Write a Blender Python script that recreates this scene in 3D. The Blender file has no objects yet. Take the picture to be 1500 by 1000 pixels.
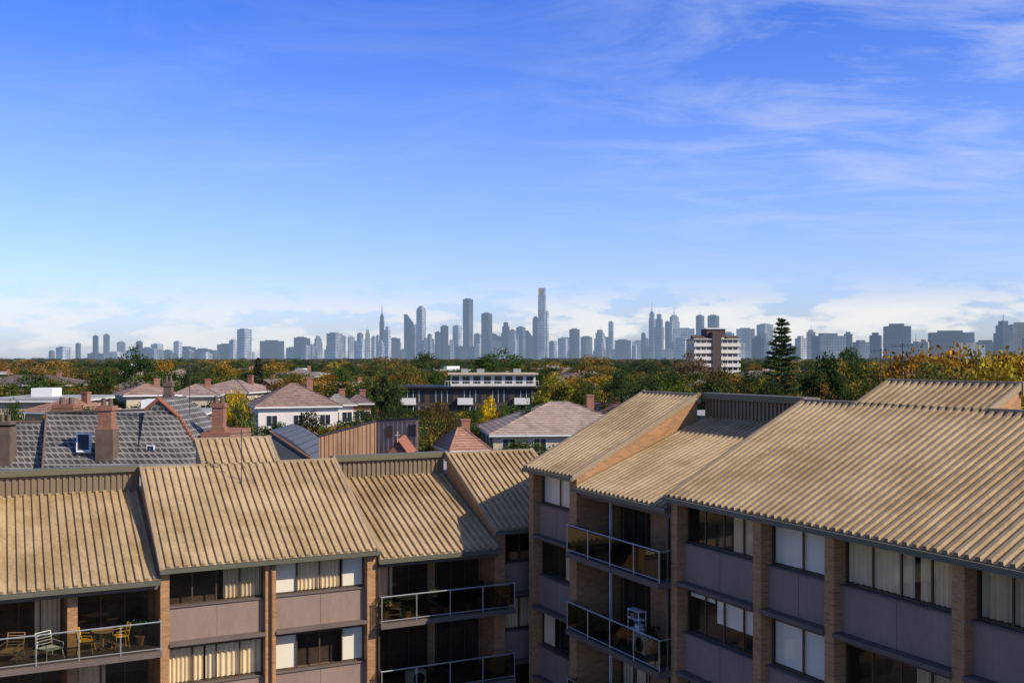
import bpy, math, random
import numpy as np
from mathutils import Vector, Matrix
R = random.Random(11)
H = 16.3
ROT = math.atan(0.5)
C, S_ = math.cos(ROT), math.sin(ROT)
scene = bpy.context.scene
COL = scene.collection

def AB(a, b, z):
    return Vector((a*C-b*S_, a*S_+b*C, z))
def W(px, D, drop=0):
    return Vector(((px-750)/1500*D, D, H-drop))
def sstep(a, b, x):
    t = max(0, min(1, (x-a)/(b-a))); return t*t*(3-2*t)
def gz(x, y):
    return 3.8*sstep(60, 130, math.hypot(x, y))

# ---------------------------------------------------------------- materials
def newmat(name):
    m = bpy.data.materials.new(name); m.use_nodes = True
    nt = m.node_tree; nt.nodes.clear()
    return m, nt, nt.nodes, nt.links
def N(nt, typ, **kw):
    n = nt.nodes.new(typ)
    for k, v in kw.items(): setattr(n, k, v)
    return n
def mixcol(nt, fac, a, b, mode='MIX'):
    n = nt.nodes.new('ShaderNodeMix'); n.data_type = 'RGBA'; n.blend_type = mode
    for sock, v in ((n.inputs[0], fac), (n.inputs[6], a), (n.inputs[7], b)):
        if isinstance(v, bpy.types.NodeSocket): nt.links.new(v, sock)
        elif isinstance(v, (int, float)): sock.default_value = v
        else: sock.default_value = (v[0], v[1], v[2], 1)
    return n.outputs[2]
def math_(nt, op, a, b=None, clamp=False):
    n = nt.nodes.new('ShaderNodeMath'); n.operation = op; n.use_clamp = clamp
    for i, v in enumerate((a, b)):
        if v is None: continue
        if isinstance(v, bpy.types.NodeSocket): nt.links.new(v, n.inputs[i])
        else: n.inputs[i].default_value = v
    return n.outputs[0]
def ramp(nt, fac, stops):
    n = nt.nodes.new('ShaderNodeValToRGB')
    e = n.color_ramp.elements
    while len(e) < len(stops): e.new(0.5)
    for i, (p, c) in enumerate(stops):
        e[i].position = p
        e[i].color = (c, c, c, 1) if isinstance(c, (int, float)) else (*c, 1)
    nt.links.new(fac, n.inputs[0]); return n.outputs[0]
def out(nt, sh):
    o = nt.nodes.new('ShaderNodeOutputMaterial'); nt.links.new(sh, o.inputs[0])
def noise_tex(nt, vec, scale, detail=4, rough=.55):
    n = N(nt, 'ShaderNodeTexNoise'); n.inputs['Scale'].default_value = scale
    n.inputs['Detail'].default_value = detail; n.inputs['Roughness'].default_value = rough
    if vec is not None: nt.links.new(vec, n.inputs['Vector'])
    return n.outputs['Fac']
def mapping(nt, vec, scale=(1, 1, 1), rot=(0, 0, 0)):
    n = N(nt, 'ShaderNodeMapping'); n.inputs['Scale'].default_value = scale
    n.inputs['Rotation'].default_value = rot
    nt.links.new(vec, n.inputs[0]); return n.outputs[0]

def weathered(name, col, rough=.7, var=.25, scale=1.2, stretch=(1, 1, 1), metal=0, bump=0, spec=.3, objcol=False):
    m, nt, ns, L = newmat(name)
    tc = N(nt, 'ShaderNodeTexCoord')
    v = mapping(nt, tc.outputs['Object'], stretch)
    f1 = noise_tex(nt, v, scale, 6); f2 = noise_tex(nt, v, scale*9, 3)
    f = math_(nt, 'ADD', math_(nt, 'MULTIPLY', f1, .65), math_(nt, 'MULTIPLY', f2, .35))
    g = ramp(nt, f, [(.35, 1-var), (.65, 1)])
    g2 = mixcol(nt, 1.0, g, (1+var*.5,)*3, 'MULTIPLY')
    base = col
    if objcol:
        oi = N(nt, 'ShaderNodeObjectInfo'); base = oi.outputs['Color']
    c = mixcol(nt, 1.0, base, g2, 'MULTIPLY')
    b = N(nt, 'ShaderNodeBsdfPrincipled'); L.new(c, b.inputs['Base Color'])
    b.inputs['Roughness'].default_value = rough; b.inputs['Metallic'].default_value = metal
    b.inputs['Specular IOR Level'].default_value = spec
    if bump:
        bp = N(nt, 'ShaderNodeBump'); bp.inputs['Strength'].default_value = bump; bp.inputs['Distance'].default_value = .02
        L.new(f2, bp.inputs['Height']); L.new(bp.outputs[0], b.inputs['Normal'])
    out(nt, b.outputs[0]); return m

def roofmat(name, col):
    """coloured steel decking: sun-bleached sheets, streaks and patches of grime"""
    m, nt, ns, L = newmat(name)
    tc = N(nt, 'ShaderNodeTexCoord')
    a = noise_tex(nt, tc.outputs['Object'], .35, 5, .6)
    b = noise_tex(nt, mapping(nt, tc.outputs['Object'], (3, .4, .4)), 1.5, 4)
    c_ = noise_tex(nt, mapping(nt, tc.outputs['Object'], (.4, 3, .4)), 1.5, 4)
    sp = noise_tex(nt, tc.outputs['Object'], 14, 3)
    f = math_(nt, 'ADD', math_(nt, 'MULTIPLY', a, .5), math_(nt, 'MULTIPLY', math_(nt, 'ADD', b, c_), .25))
    g = ramp(nt, f, [(.40, (.60, .55, .46)), (.58, (1, 1, 1))])
    g2 = ramp(nt, sp, [(.25, .68), (.5, 1)])
    c = mixcol(nt, 1, col, g, 'MULTIPLY'); c = mixcol(nt, 1, c, g2, 'MULTIPLY')
    p = N(nt, 'ShaderNodeBsdfPrincipled'); L.new(c, p.inputs['Base Color']); p.inputs['Roughness'].default_value = .5
    p.inputs['Specular IOR Level'].default_value = .3
    out(nt, p.outputs[0]); return m

def bricky(name, c1, c2, mortar, bw=.24, bh=.086, ms=.012, rough=.85, objcol=False, var=.2, zs=1.0, bump=.4):
    m, nt, ns, L = newmat(name)
    tc = N(nt, 'ShaderNodeTexCoord')
    sx = N(nt, 'ShaderNodeSeparateXYZ'); L.new(tc.outputs['Object'], sx.inputs[0])
    u = math_(nt, 'ADD', sx.outputs[0], sx.outputs[1])
    cx = N(nt, 'ShaderNodeCombineXYZ'); L.new(u, cx.inputs[0]); L.new(math_(nt, 'MULTIPLY', sx.outputs[2], zs), cx.inputs[1])
    b = N(nt, 'ShaderNodeTexBrick'); L.new(cx.outputs[0], b.inputs['Vector'])
    b.inputs['Color1'].default_value = (*c1, 1); b.inputs['Color2'].default_value = (*c2, 1)
    b.inputs['Mortar'].default_value = (*mortar, 1)
    b.inputs['Scale'].default_value = 1; b.inputs['Brick Width'].default_value = bw
    b.inputs['Row Height'].default_value = bh; b.inputs['Mortar Size'].default_value = ms
    b.inputs['Bias'].default_value = 0
    n1 = noise_tex(nt, tc.outputs['Object'], .8, 6)
    g = ramp(nt, n1, [(.3, 1-var), (.6, 1)])
    c = mixcol(nt, 1.0, b.outputs['Color'], g, 'MULTIPLY')
    if objcol:
        oi = N(nt, 'ShaderNodeObjectInfo'); c = mixcol(nt, 1.0, c, oi.outputs['Color'], 'MULTIPLY')
    p = N(nt, 'ShaderNodeBsdfPrincipled'); L.new(c, p.inputs['Base Color']); p.inputs['Roughness'].default_value = rough
    p.inputs['Specular IOR Level'].default_value = .2
    bp = N(nt, 'ShaderNodeBump'); bp.inputs['Strength'].default_value = bump; bp.inputs['Distance'].default_value = .01
    bp.invert = True
    L.new(b.outputs['Fac'], bp.inputs['Height']); L.new(bp.outputs[0], p.inputs['Normal'])
    out(nt, p.outputs[0]); return m

def glassmat(name, tint=(.55, .58, .55), refl=.05, edge=.5):
    m, nt, ns, L = newmat(name)
    t = N(nt, 'ShaderNodeBsdfTransparent'); t.inputs[0].default_value = (*tint, 1)
    g = N(nt, 'ShaderNodeBsdfGlossy'); g.inputs['Roughness'].default_value = .03
    lw = N(nt, 'ShaderNodeLayerWeight'); lw.inputs['Blend'].default_value = .5
    f = math_(nt, 'ADD', math_(nt, 'MULTIPLY', math_(nt, 'POWER', lw.outputs['Facing'], 4), edge), refl, True)
    mx = N(nt, 'ShaderNodeMixShader'); L.new(f, mx.inputs[0]); L.new(t.outputs[0], mx.inputs[1]); L.new(g.outputs[0], mx.inputs[2])
    out(nt, mx.outputs[0]); return m

def leafmat(name):
    m, nt, ns, L = newmat(name)
    oi = N(nt, 'ShaderNodeObjectInfo'); tc = N(nt, 'ShaderNodeTexCoord'); ge = N(nt, 'ShaderNodeNewGeometry')
    n = noise_tex(nt, tc.outputs['Object'], .55, 3)
    g = ramp(nt, n, [(.3, .28), (.7, 1)])
    r = ramp(nt, ge.outputs['Random Per Island'], [(0, .4), (1, 1)])
    c = mixcol(nt, 1, oi.outputs['Color'], g, 'MULTIPLY'); c = mixcol(nt, 1, c, r, 'MULTIPLY')
    c = mixcol(nt, 1, c, (2.4, 2.35, 2.1), 'MULTIPLY')
    hs = N(nt, 'ShaderNodeHueSaturation'); L.new(c, hs.inputs['Color'])
    L.new(math_(nt, 'ADD', math_(nt, 'MULTIPLY', ge.outputs['Random Per Island'], .05), .475), hs.inputs['Hue'])
    d = N(nt, 'ShaderNodeBsdfDiffuse'); L.new(hs.outputs[0], d.inputs[0])
    t = N(nt, 'ShaderNodeBsdfTranslucent'); L.new(hs.outputs[0], t.inputs[0])
    mx = N(nt, 'ShaderNodeMixShader'); mx.inputs[0].default_value = .38
    L.new(d.outputs[0], mx.inputs[1]); L.new(t.outputs[0], mx.inputs[2]); out(nt, mx.outputs[0]); return m

def citymat(name, haze, hf, bw=9, bh=11, ms=1.6):
    m, nt, ns, L = newmat(name)
    oi = N(nt, 'ShaderNodeObjectInfo'); tc = N(nt, 'ShaderNodeTexCoord')
    sx = N(nt, 'ShaderNodeSeparateXYZ'); L.new(tc.outputs['Object'], sx.inputs[0])
    cx = N(nt, 'ShaderNodeCombineXYZ')
    L.new(math_(nt, 'ADD', math_(nt, 'ADD', sx.outputs[0], sx.outputs[1]), math_(nt, 'MULTIPLY', oi.outputs['Random'], 50)), cx.inputs[0]); L.new(sx.outputs[2], cx.inputs[1])
    b = N(nt, 'ShaderNodeTexBrick'); b.offset = 0; L.new(cx.outputs[0], b.inputs['Vector'])
    b.inputs['Scale'].default_value = 1; b.inputs['Brick Width'].default_value = bw; b.inputs['Row Height'].default_value = bh
    b.inputs['Mortar Size'].default_value = ms; b.inputs['Color1'].default_value = (.3, .32, .36, 1)
    b.inputs['Color2'].default_value = (.52, .52, .52, 1); b.inputs['Mortar'].default_value = (.85, .85, .85, 1)
    big = ramp(nt, noise_tex(nt, mapping(nt, tc.outputs['Object'], (1, 1, .5)), .018, 2), [(.4, .5), (.6, 1)])
    c = mixcol(nt, 1, oi.outputs['Color'], b.outputs['Color'], 'MULTIPLY'); c = mixcol(nt, 1, c, big, 'MULTIPLY')
    c = mixcol(nt, 1, c, (1.4, 1.38, 1.33), 'MULTIPLY')
    d = N(nt, 'ShaderNodeBsdfDiffuse'); L.new(c, d.inputs[0])
    e = N(nt, 'ShaderNodeEmission'); e.inputs[0].default_value = (*haze, 1)  # aerial haze painted on: a bluish glow mixed over the facade
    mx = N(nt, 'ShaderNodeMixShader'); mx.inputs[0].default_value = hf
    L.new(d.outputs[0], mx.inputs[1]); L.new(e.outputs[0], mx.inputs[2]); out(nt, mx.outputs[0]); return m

M = {}
M['brick'] = bricky('brown_brick', (.52, .255, .10), (.36, .165, .065), (.38, .26, .15))
M['roofmetal'] = roofmat('tan_metal_roof', (.50, .355, .19))
M['capmetal'] = weathered('olive_metal_trim', (.14, .125, .07), .5, .12, 1.5)
M['rake'] = weathered('tan_metal_trim', (.34, .245, .14), .5, .15, 1.5)
M['gutter'] = weathered('gutter_metal', (.115, .11, .075), .5, .12, 1.5)
M['clad'] = weathered('brown_cladding', (.21, .15, .085), .55, .2, 1.0)
M['render'] = weathered('mauve_render', (.275, .19, .145), .85, .22, .9, (1, 1, .35), 0, .2)
M['ledge'] = weathered('painted_ledge', (.15, .11, .09), .8, .25, 2.0)
M['frame'] = weathered('bronze_window_frame', (.09, .055, .033), .4, .1, 2)
M['silver'] = weathered('aluminium_rail', (.5, .5, .48), .35, .05, 2, (1, 1, 1), .6)
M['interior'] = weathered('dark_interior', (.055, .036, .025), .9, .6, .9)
M['curtain'] = weathered('cream_curtain', (.84, .69, .47), .9, .12, 2)
M['curtain2'] = weathered('sheer_curtain', (.62, .50, .33), .9, .15, 2)
M['blind'] = weathered('white_blind', (.90, .85, .75), .85, .04, 1)
M['glass'] = glassmat('window_glass', (.92, .90, .84), .035, .4)
M['railglass'] = glassmat('balustrade_glass', (.62, .62, .54), .04, .3)
M['deck'] = weathered('grey_roof_deck', (.33, .32, .30), .9, .2, .5)
M['timber'] = bricky('vertical_timber', (.50, .29, .17), (.40, .22, .12), (.18, .10, .06), .22, 6, .02)
M['leaf'] = leafmat('foliage')
M['bark'] = weathered('bark', (.12, .09, .065), .95, .3, 3)
M['slate'] = bricky('slate_roof', (.05, .046, .042), (.105, .095, .085), (.27, .245, .22), .36, .27, .045, .7, False, .4, 1.0, .6)
M['terra'] = weathered('terracotta', (.34, .12, .065), .8, .3, 2)
M['redbrick'] = bricky('red_brick', (.38, .14, .075), (.27, .10, .055), (.3, .22, .17))
M['darkstucco'] = weathered('old_stucco', (.15, .105, .075), .95, .4, 1.6)
M['tileroof'] = bricky('tiled_roof', (1.0, .95, .89), (.7, .67, .64), (.4, .38, .36), .32, .2, .03, .8, True, .35)
M['wall_cream'] = weathered('cream_wall', (.56, .45, .31), .9, .2, .6)
M['wall_tan'] = weathered('tan_wall', (.44, .33, .22), .9, .2, .6)
M['wall_white'] = weathered('white_wall', (.72, .66, .56), .9, .15, .6)
M['winglass'] = weathered('dark_window_pane', (.03, .035, .045), .12, .2, 1, (1, 1, 1), 0, 0, .8)
M['city'] = citymat('tower_painted_haze', (.25, .35, .50), .52, 16, 18, 3.0)
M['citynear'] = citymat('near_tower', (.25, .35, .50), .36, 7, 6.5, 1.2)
M['yellow'] = weathered('yellow_paint', (.75, .42, .03), .4, .05, 2)
M['whitepaint'] = weathered('white_paint', (.75, .73, .68), .5, .05, 2)
M['wood'] = weathered('chair_wood', (.34, .2, .1), .7, .2, 5)
M['blackmetal'] = weathered('black_metal', (.03, .03, .032), .5, .1, 3)
M['pot'] = weathered('clay_pot', (.3, .16, .1), .8, .2, 4)
M['darkbrick'] = bricky('dark_brown_brick', (.10, .065, .055), (.075, .05, .045), (.10, .08, .07))
M['corebrown'] = weathered('brown_render', (.10, .07, .06), .9, .15, .4)
M['gold'] = weathered('gold_glass', (.7, .5, .15), .3, .05, 2)
M['clad2'] = weathered('weathered_boards', (.36, .27, .22), .9, .3, 1.5, (3, 3, .3))
M['slatemetal'] = weathered('slate_metal', (.09, .095, .105), .5, .2, 1)

# ---------------------------------------------------------------- mesh builder
class MB:
    def __init__(s, mp=None):
        s.v = []; s.f = []; s.m = []; s.mats = []; s.mp = mp or (lambda a, b, c: (a, b, c))
    def mi(s, mat):
        if mat not in s.mats: s.mats.append(mat)
        return s.mats.index(mat)
    def add(s, vs, fs, mat):
        o = len(s.v); s.v += [tuple(s.mp(*p)) for p in vs]; k = s.mi(mat)
        for f in fs: s.f.append([i+o for i in f]); s.m.append(k)
    def box(s, x0, x1, y0, y1, z0, z1, mat):
        vs = [(x0, y0, z0), (x1, y0, z0), (x1, y1, z0), (x0, y1, z0), (x0, y0, z1), (x1, y0, z1), (x1, y1, z1), (x0, y1, z1)]
        s.add(vs, [(0, 3, 2, 1), (4, 5, 6, 7), (0, 1, 5, 4), (1, 2, 6, 5), (2, 3, 7, 6), (3, 0, 4, 7)], mat)
    def prism(s, prof, s0, s1, mat):
        n = len(prof)
        vs = [(s0, p, z) for p, z in prof]+[(s1, p, z) for p, z in prof]
        fs = [tuple(range(n)), tuple(range(2*n-1, n-1, -1))]+[(i, (i+1) % n, n+(i+1) % n, n+i) for i in range(n)]
        s.add(vs, fs, mat)
    def bar(s, p, q, r, mat, n=6, r2=None):
        p = Vector(p); q = Vector(q); d = (q-p)
        if d.length < 1e-6: return
        d.normalize(); u = d.orthogonal().normalized(); w = d.cross(u); r2 = r if r2 is None else r2
        vs = [tuple(p+(u*math.cos(t)+w*math.sin(t))*r) for t in [i*2*math.pi/n for i in range(n)]]
        vs += [tuple(q+(u*math.cos(t)+w*math.sin(t))*r2) for t in [i*2*math.pi/n for i in range(n)]]
        s.add(vs, [(i, (i+1) % n, n+(i+1) % n, n+i) for i in range(n)]+[tuple(range(n-1, -1, -1)), tuple(range(n, 2*n))], mat)
    def mesh(s, name):
        me = bpy.data.meshes.new(name); me.from_pydata(s.v, [], s.f)
        for m in s.mats: me.materials.append(M[m])
        me.polygons.foreach_set('material_index', s.m); me.update()
        import bmesh
        bm = bmesh.new(); bm.from_mesh(me); bmesh.ops.recalc_face_normals(bm, faces=bm.faces); bm.to_mesh(me); bm.free()
        return me
    def obj(s, name, parent=None, loc=(0, 0, 0), rz=0, col=None):
        return mkobj(name, s.mesh(name), parent, loc, rz, col)
def mkobj(name, me, parent=None, loc=(0, 0, 0), rz=0, col=None, sc=None):
    o = bpy.data.objects.new(name, me); COL.objects.link(o); o.location = loc; o.rotation_euler = (0, 0, rz)
    if sc is not None: o.scale = sc
    if parent: o.parent = parent
    if col: o.color = (*col, 1)
    return o
def empty(name, loc=(0, 0, 0), rz=0):
    e = bpy.data.objects.new(name, None); COL.objects.link(e); e.location = loc; e.rotation_euler = (0, 0, rz); return e

# ---------------------------------------------------------------- apartment complex
K = .513
apt = empty('apartment_building', (0, 0, 0), ROT)
def ribbed(mb, s0, s1, p0, z0, p1, z1, h=.095, per=.30):
    n = max(1, round((s1-s0)/per)); w = (s1-s0)/n
    prof = []
    for i in range(n):
        b = s0+i*w
        prof += [(b, 0), (b+w*.46, 0), (b+w*.52, h), (b+w*.92, h)]
    prof.append((s1, 0))
    m = len(prof); rows = 4; vs = []
    for r in range(rows+1):
        t = r/rows
        vs += [(s, p0+(p1-p0)*t, z0+(z1-z0)*t+d) for s, d in prof]
    fs = []
    for r in range(rows): fs += [(r*m+i, r*m+i+1, (r+1)*m+i+1, (r+1)*m+i) for i in range(m-1)]
    mb.add(vs, fs, 'roofmetal')
    for i in range(n):
        b = s0+i*w
        mb.add([(b+w*.46, p0, z0), (b+w*.52, p0, z0+h), (b+w*.92, p0, z0+h), (b+w, p0, z0)], [(0, 1, 2, 3)], 'clad')
def slope_slab(mb, s0, s1, p0, z0, p1, z1, t, mat):
    mb.prism([(p0, z0), (p0, z0-t), (p1, z1-t), (p1, z1)], s0, s1, mat)

def curtain(mb, s0, s1, p, z0, z1, mat=None, amp=.035, per=.16):
    mat = mat or R.choice(['curtain', 'curtain', 'curtain2'])
    n = max(4, int((s1-s0)/per*6)); pts = []
    ph = R.random()*6
    for i in range(n+1):
        s = s0+(s1-s0)*i/n
        pts.append((s, p+amp*math.sin((s-s0)/per*2*math.pi+ph+.8*math.sin(s*3.1))))
    vs = [(s, q, z0) for s, q in pts]+[(s, q, z1) for s, q in pts]
    mb.add(vs, [(i, i+1, n+2+i, n+1+i) for i in range(n)], mat)

def window(fr, gl, cu, s0, s1, z0, z1, p, kind, panes, depth=.4):
    t = .045
    fr.box(s0, s1, p-.03, p+.03, z0, z0+t, 'frame'); fr.box(s0, s1, p-.03, p+.03, z1-t, z1, 'frame')
    fr.box(s0, s0+t, p-.03, p+.03, z0+t, z1-t, 'frame'); fr.box(s1-t, s1, p-.03, p+.03, z0+t, z1-t, 'frame')
    for i in range(1, panes):
        c = s0+(s1-s0)*i/panes
        fr.box(c-.025, c+.025, p-.025, p+.028, z0+t, z1-t, 'frame')
    gl.add([(s0+t, p, z0+t), (s1-t, p, z0+t), (s1-t, p, z1-t), (s0+t, p, z1-t)], [(0, 1, 2, 3)], 'glass')
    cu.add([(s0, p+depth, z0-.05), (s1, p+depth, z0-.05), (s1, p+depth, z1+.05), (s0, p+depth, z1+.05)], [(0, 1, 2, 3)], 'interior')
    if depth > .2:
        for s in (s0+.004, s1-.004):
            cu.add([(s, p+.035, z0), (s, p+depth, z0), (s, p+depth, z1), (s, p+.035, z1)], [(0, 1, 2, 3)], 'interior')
    w = s1-s0; dp = min(.07, depth*.5)
    a = min(.045, depth*.25); dc = dp+a*.6
    if kind == 'curtain':
        g = R.uniform(.35, .6); mt = R.choice(['curtain', 'curtain2'])
        curtain(cu, s0+.03, s0+w*g, p+dc, z0+.05, z1-.05, mt, amp=a); curtain(cu, s0+w*(g+R.uniform(.01, .08)), s1-.03, p+dc+.02, z0+.05, z1-.05, mt, amp=a, per=.21)
    elif kind == 'sides':
        curtain(cu, s0+.03, s0+w*.24, p+dc, z0+.05, z1-.05, amp=a); curtain(cu, s1-w*.3, s1-.03, p+dc, z0+.05, z1-.05, amp=a)
    elif kind == 'left': curtain(cu, s0+.03, s0+w*.4, p+dc, z0+.05, z1-.05, amp=a)
    elif kind == 'right': curtain(cu, s1-w*.42, s1-.03, p+dc, z0+.05, z1-.05, amp=a)
    elif kind == 'blind': cu.box(s0+.05, s1-.05, p+dp, p+dp+.01, z0+.06, z1-.05, 'blind')
    elif kind == 'blindpart':
        cu.box(s0+.05, s0+w*.62, p+dp, p+dp+.01, z0+(z1-z0)*.42, z1-.05, 'blind')
        cu.box(s0+w*.65, s1-.05, p+dp, p+dp+.01, z0+(z1-z0)*.85, z1-.05, 'blind')
    elif kind == 'mix':
        cu.box(s0+.05, s0+w*.25, p+dp, p+dp+.01, z0+.06, z1-.05, 'blind')
        cu.box(s1-w*.24, s1-.05, p+dp, p+dp+.01, z0+.06, z1-.05, 'blind')
        curtain(cu, s0+w*.27, s1-w*.26, p+dc+.05, z0+.05, z1-.05, amp=a)
    elif kind == 'mixdark':
        cu.box(s0+.05, s0+w*.25, p+dp, p+dp+.01, z0+.06, z1-.05, 'blind')
        cu.box(s1-w*.24, s1-.05, p+dp, p+dp+.01, z0+.06, z1-.05, 'blind')
    elif kind == 'dark' and depth > .2:
        cu.box(s0+w*.15, s0+w*.45, p+.2, p+.38, z0-.05, z0+.35, 'wood')
        cu.box(s0+w*.62, s0+w*.8, p+.25, p+.36, z0+.2, z0+.8, 'darkstucco')

def block(wname, mp, s0, s1, eave, pitch, nst, bays, popup=None, p_r=5.75):
    root = apt
    wl, rf, sp, fr, gl, cu = MB(mp), MB(mp), MB(mp), MB(mp), MB(mp), MB(mp)
    zr = eave+K*p_r
    wl.prism([(.95, 0), (.95, eave+.95*K-.16), (p_r, zr-.16), (p_r, zr-.9), (11, zr-.9), (11, 0)], s0, s1, 'brick')
    rf.box(s0, s1, p_r+.15, 11.1, zr-.895, zr-.82, 'deck')
    edges = [(s0, bays[0][0])]
    for i in range(len(bays)-1): edges.append((bays[i][1], bays[i+1][0]))
    edges.append((bays[-1][1], s1))
    for a, b in edges:
        wl.prism([(0, 0), (0, eave-.13), (.948, eave+.948*K-.16), (.948, 0)], a, b, 'brick')
    for (a, b, kinds, panes) in bays:
        for j in range(nst):
            T = eave-j*pitch
            kd = kinds[j % len(kinds)]
            sp.box(a, b, .40, .945, T-.2, T-.04, 'ledge')
            sp.box(a, b, .27, .945, T-2.84, T-1.62, 'render')
            sp.box(a, b, .21, .60, T-1.618, T-1.57, 'ledge')
            sp.box(a, b, -.075, .945, T-2.96, T-2.842, 'ledge')
            sp.box((a+b)/2-.006, (a+b)/2+.006, .262, .2695, T-2.84, T-1.62, 'ledge')
            window(fr, gl, cu, a, b, T-1.568, T-.202, .45, kd, panes, .47)
    o = .14
    slope_slab(rf, s0-.02, s1+.02, -o, eave-o*K-.005, p_r, zr-.005, .11, 'capmetal')
    ribbed(rf, s0+.04, s1-.04, -o-.03, eave-(o+.03)*K, p_r, zr)
    rf.box(s0-.05, s1+.05, -o-.17, -o-.035, eave-.25, eave-.10, 'gutter')
    segs = [(s0, s1)]
    if popup:
        a, b, pu = popup; zu = eave+K*pu
        wl.prism([(p_r+.002, zr-.8), (p_r+.002, zr-.16), (pu, zu-.16), (pu, zr-.8)], a, b, 'brick')
        slope_slab(rf, a-.02, b+.02, p_r+.001, zr-.005, pu, zu-.005, .11, 'capmetal')
        ribbed(rf, a+.04, b-.04, p_r, zr, pu, zu)
        rf.box(a-.1, b+.1, pu-.03, pu+.16, zu-.28, zu+.11, 'rake')
        for e in (a, b):
            slope_slab(rf, e-.06, e+.05, p_r-.1, zr-.1*K+.11, pu+.05, zu+.05*K+.11, .22, 'rake')
        segs = [(s0, a-.1), (b+.1, s1)]
    for a, b in segs:
        rf.box(a-.06, b+.06, p_r-.05, p_r+.14, zr-.3, zr+.11, 'rake')
    for e in (s0, s1):
        slope_slab(rf, e-.06, e+.06, -o-.08, eave-(o+.08)*K+.11, p_r+.1, zr+.1*K+.11, .24, 'rake')
    for mb, nm in ((wl, 'brick_walls'), (rf, 'roof'), (sp, 'spandrels'), (fr, 'window_frames'), (gl, 'window_panes'), (cu, 'curtains')):
        mb.obj(wname+'_'+nm, root)

def recess(wname, mp, s0, s1, eave, pitch, nst, doors, ext=0, post=None):
    rf, wl, fr, gl, cu, ra = MB(mp), MB(mp), MB(mp), MB(mp), MB(mp), MB(mp)
    e2 = eave-.42; k = .40; pc = 6.15; zc = e2+k*pc; zt = eave+K*5.75+.02
    a0, a1 = s0+.01, s1-.01
    wl.prism([(2.0, 0), (2.0, e2+2*k-.2), (pc, zc-.2), (pc, zt-.1), (6.4, zt-.1), (6.4, zt-.9), (11, zt-.9), (11, 0)], a0, a1, 'brick')
    slope_slab(rf, a0, a1, -.1, e2-.1*k-.005, pc, zc-.005, .11, 'capmetal')
    ribbed(rf, a0+.1, a1-.1, -.13, e2-.13*k, pc, zc)
    rf.box(a0, a1, -.27, -.135, e2-.21, e2-.06, 'gutter')
    rf.box(a0, a1, .1, .3, e2-.42, e2-.1, 'ledge')
    rf.box(a0, a1, 5.95, 6.55, zt-.12, zt+.12, 'capmetal')
    n = int((a1-a0)/.22)
    for i in range(n):
        s = a0+(i+.2)*(a1-a0)/n
        rf.box(s, s+.11, pc-.06, pc-.002, zc+.02, zt-.12, 'clad')
    rf.box(a0, a1, pc-.004, pc+.01, zc, zt-.12, 'clad')
    for e in (a0, a1-.1):
        slope_slab(rf, e, e+.1, -.1, e2-.1*k+.07, pc, zc+.07, .09, 'clad')
    for j in range(nst):
        T = eave-j*pitch; zf = T-2.95
        wl.box(a0, a1, -.5, 1.998, zf-.2, zf, 'ledge')
        if ext: wl.box(a1, a1+ext, -.5, .42, zf-.2, zf, 'ledge')
        for (u0, u1, kd, pn) in doors:
            top = min(zf+2.35, T-.55)
            window(fr, gl, cu, u0, u1, zf+.03, top, 1.86, kd[j % len(kd)], pn, .13)
        e1 = a1+ext
        pr = -.44; zt_ = zf+1.05
        ra.bar((a0, pr, zt_), (e1, pr, zt_), .026, 'silver')
        ra.bar((a0, pr, zf+.10), (e1, pr, zf+.10), .016, 'silver')
        npst = 5
        for i in range(npst):
            s = a0+.04+(e1-a0-.08)*i/(npst-1)
            ra.bar((s, pr, zf-.1), (s, pr, zt_), .022, 'silver')
            if i < npst-1:
                s2 = a0+.04+(e1-a0-.08)*(i+1)/(npst-1)
                ra.box(s+.05, s2-.05, pr-.006, pr+.006, zf+.14, zt_-.06, 'railglass')
        for s in (a0+.04, e1-.04):
            ra.bar((s, pr, zt_), (s, 0 if not (ext and s > a1) else .4, zt_), .022, 'silver')
            ra.box(s-.005, s+.005, pr+.05, -.01, zf+.14, zt_-.06, 'railglass')
    if post:
        for s in post: wl.box(s-.04, s+.04, 1.2, 1.28, 0, e2+.3, 'whitepaint')
    for mb, nm in ((wl, 'walls'), (rf, 'roof'), (fr, 'door_frames'), (gl, 'door_glass'), (cu, 'curtains'), (ra, 'balcony_rails')):
        mb.obj(wname+'_'+nm, apt)

mr = lambda s, p, z: (20+p, s, z)
ml = lambda s, p, z: (s, 38.8+p, z)
ml3 = lambda s, p, z: (s, 39.35+p, z)
ER, EL = 11.8, 8.8
block('near_wing', mr, 9.2, 28.15, ER, 2.95, 4, [
    (9.6, 12.4, ['blind', 'dark', 'curtain'], 2),
    (12.75, 16.55, ['curtain', 'sides', 'curtain'], 4),
    (16.9, 20.7, ['curtain', 'left', 'dark'], 4),
    (21.05, 23.65, ['blind', 'blind', 'blind'], 2),
    (24.0, 27.8, ['left', 'blindpart', 'right'], 4)], (20.5, 25.6, 7.2))
recess('near_recess', mr, 28.15, 34.4, ER, 2.95, 4, [(28.5, 30.9, ['dark', 'left'], 2), (32.3, 34.1, ['dark', 'dark', 'curtain'], 2)], post=[33.9])
block('middle_wing', mr, 34.4, 38.4, ER, 2.95, 4, [(34.95, 38.0, ['blind', 'left', 'sides'], 2)])
block('far_wing', ml, 5.19, 13.4, EL, 2.93, 3, [
    (5.5, 8.98, ['right', 'curtain', 'left'], 4),
    (9.38, 13.0, ['mix', 'mixdark', 'blind'], 4)], (7.68, 10.9, 7.6))
recess('far_recess', ml, 13.4, 18.85, EL, 2.93, 3, [(13.7, 16.3, ['left', 'dark'], 3), (16.7, 18.7, ['dark', 'dark'], 3)], ext=.5)
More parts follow.
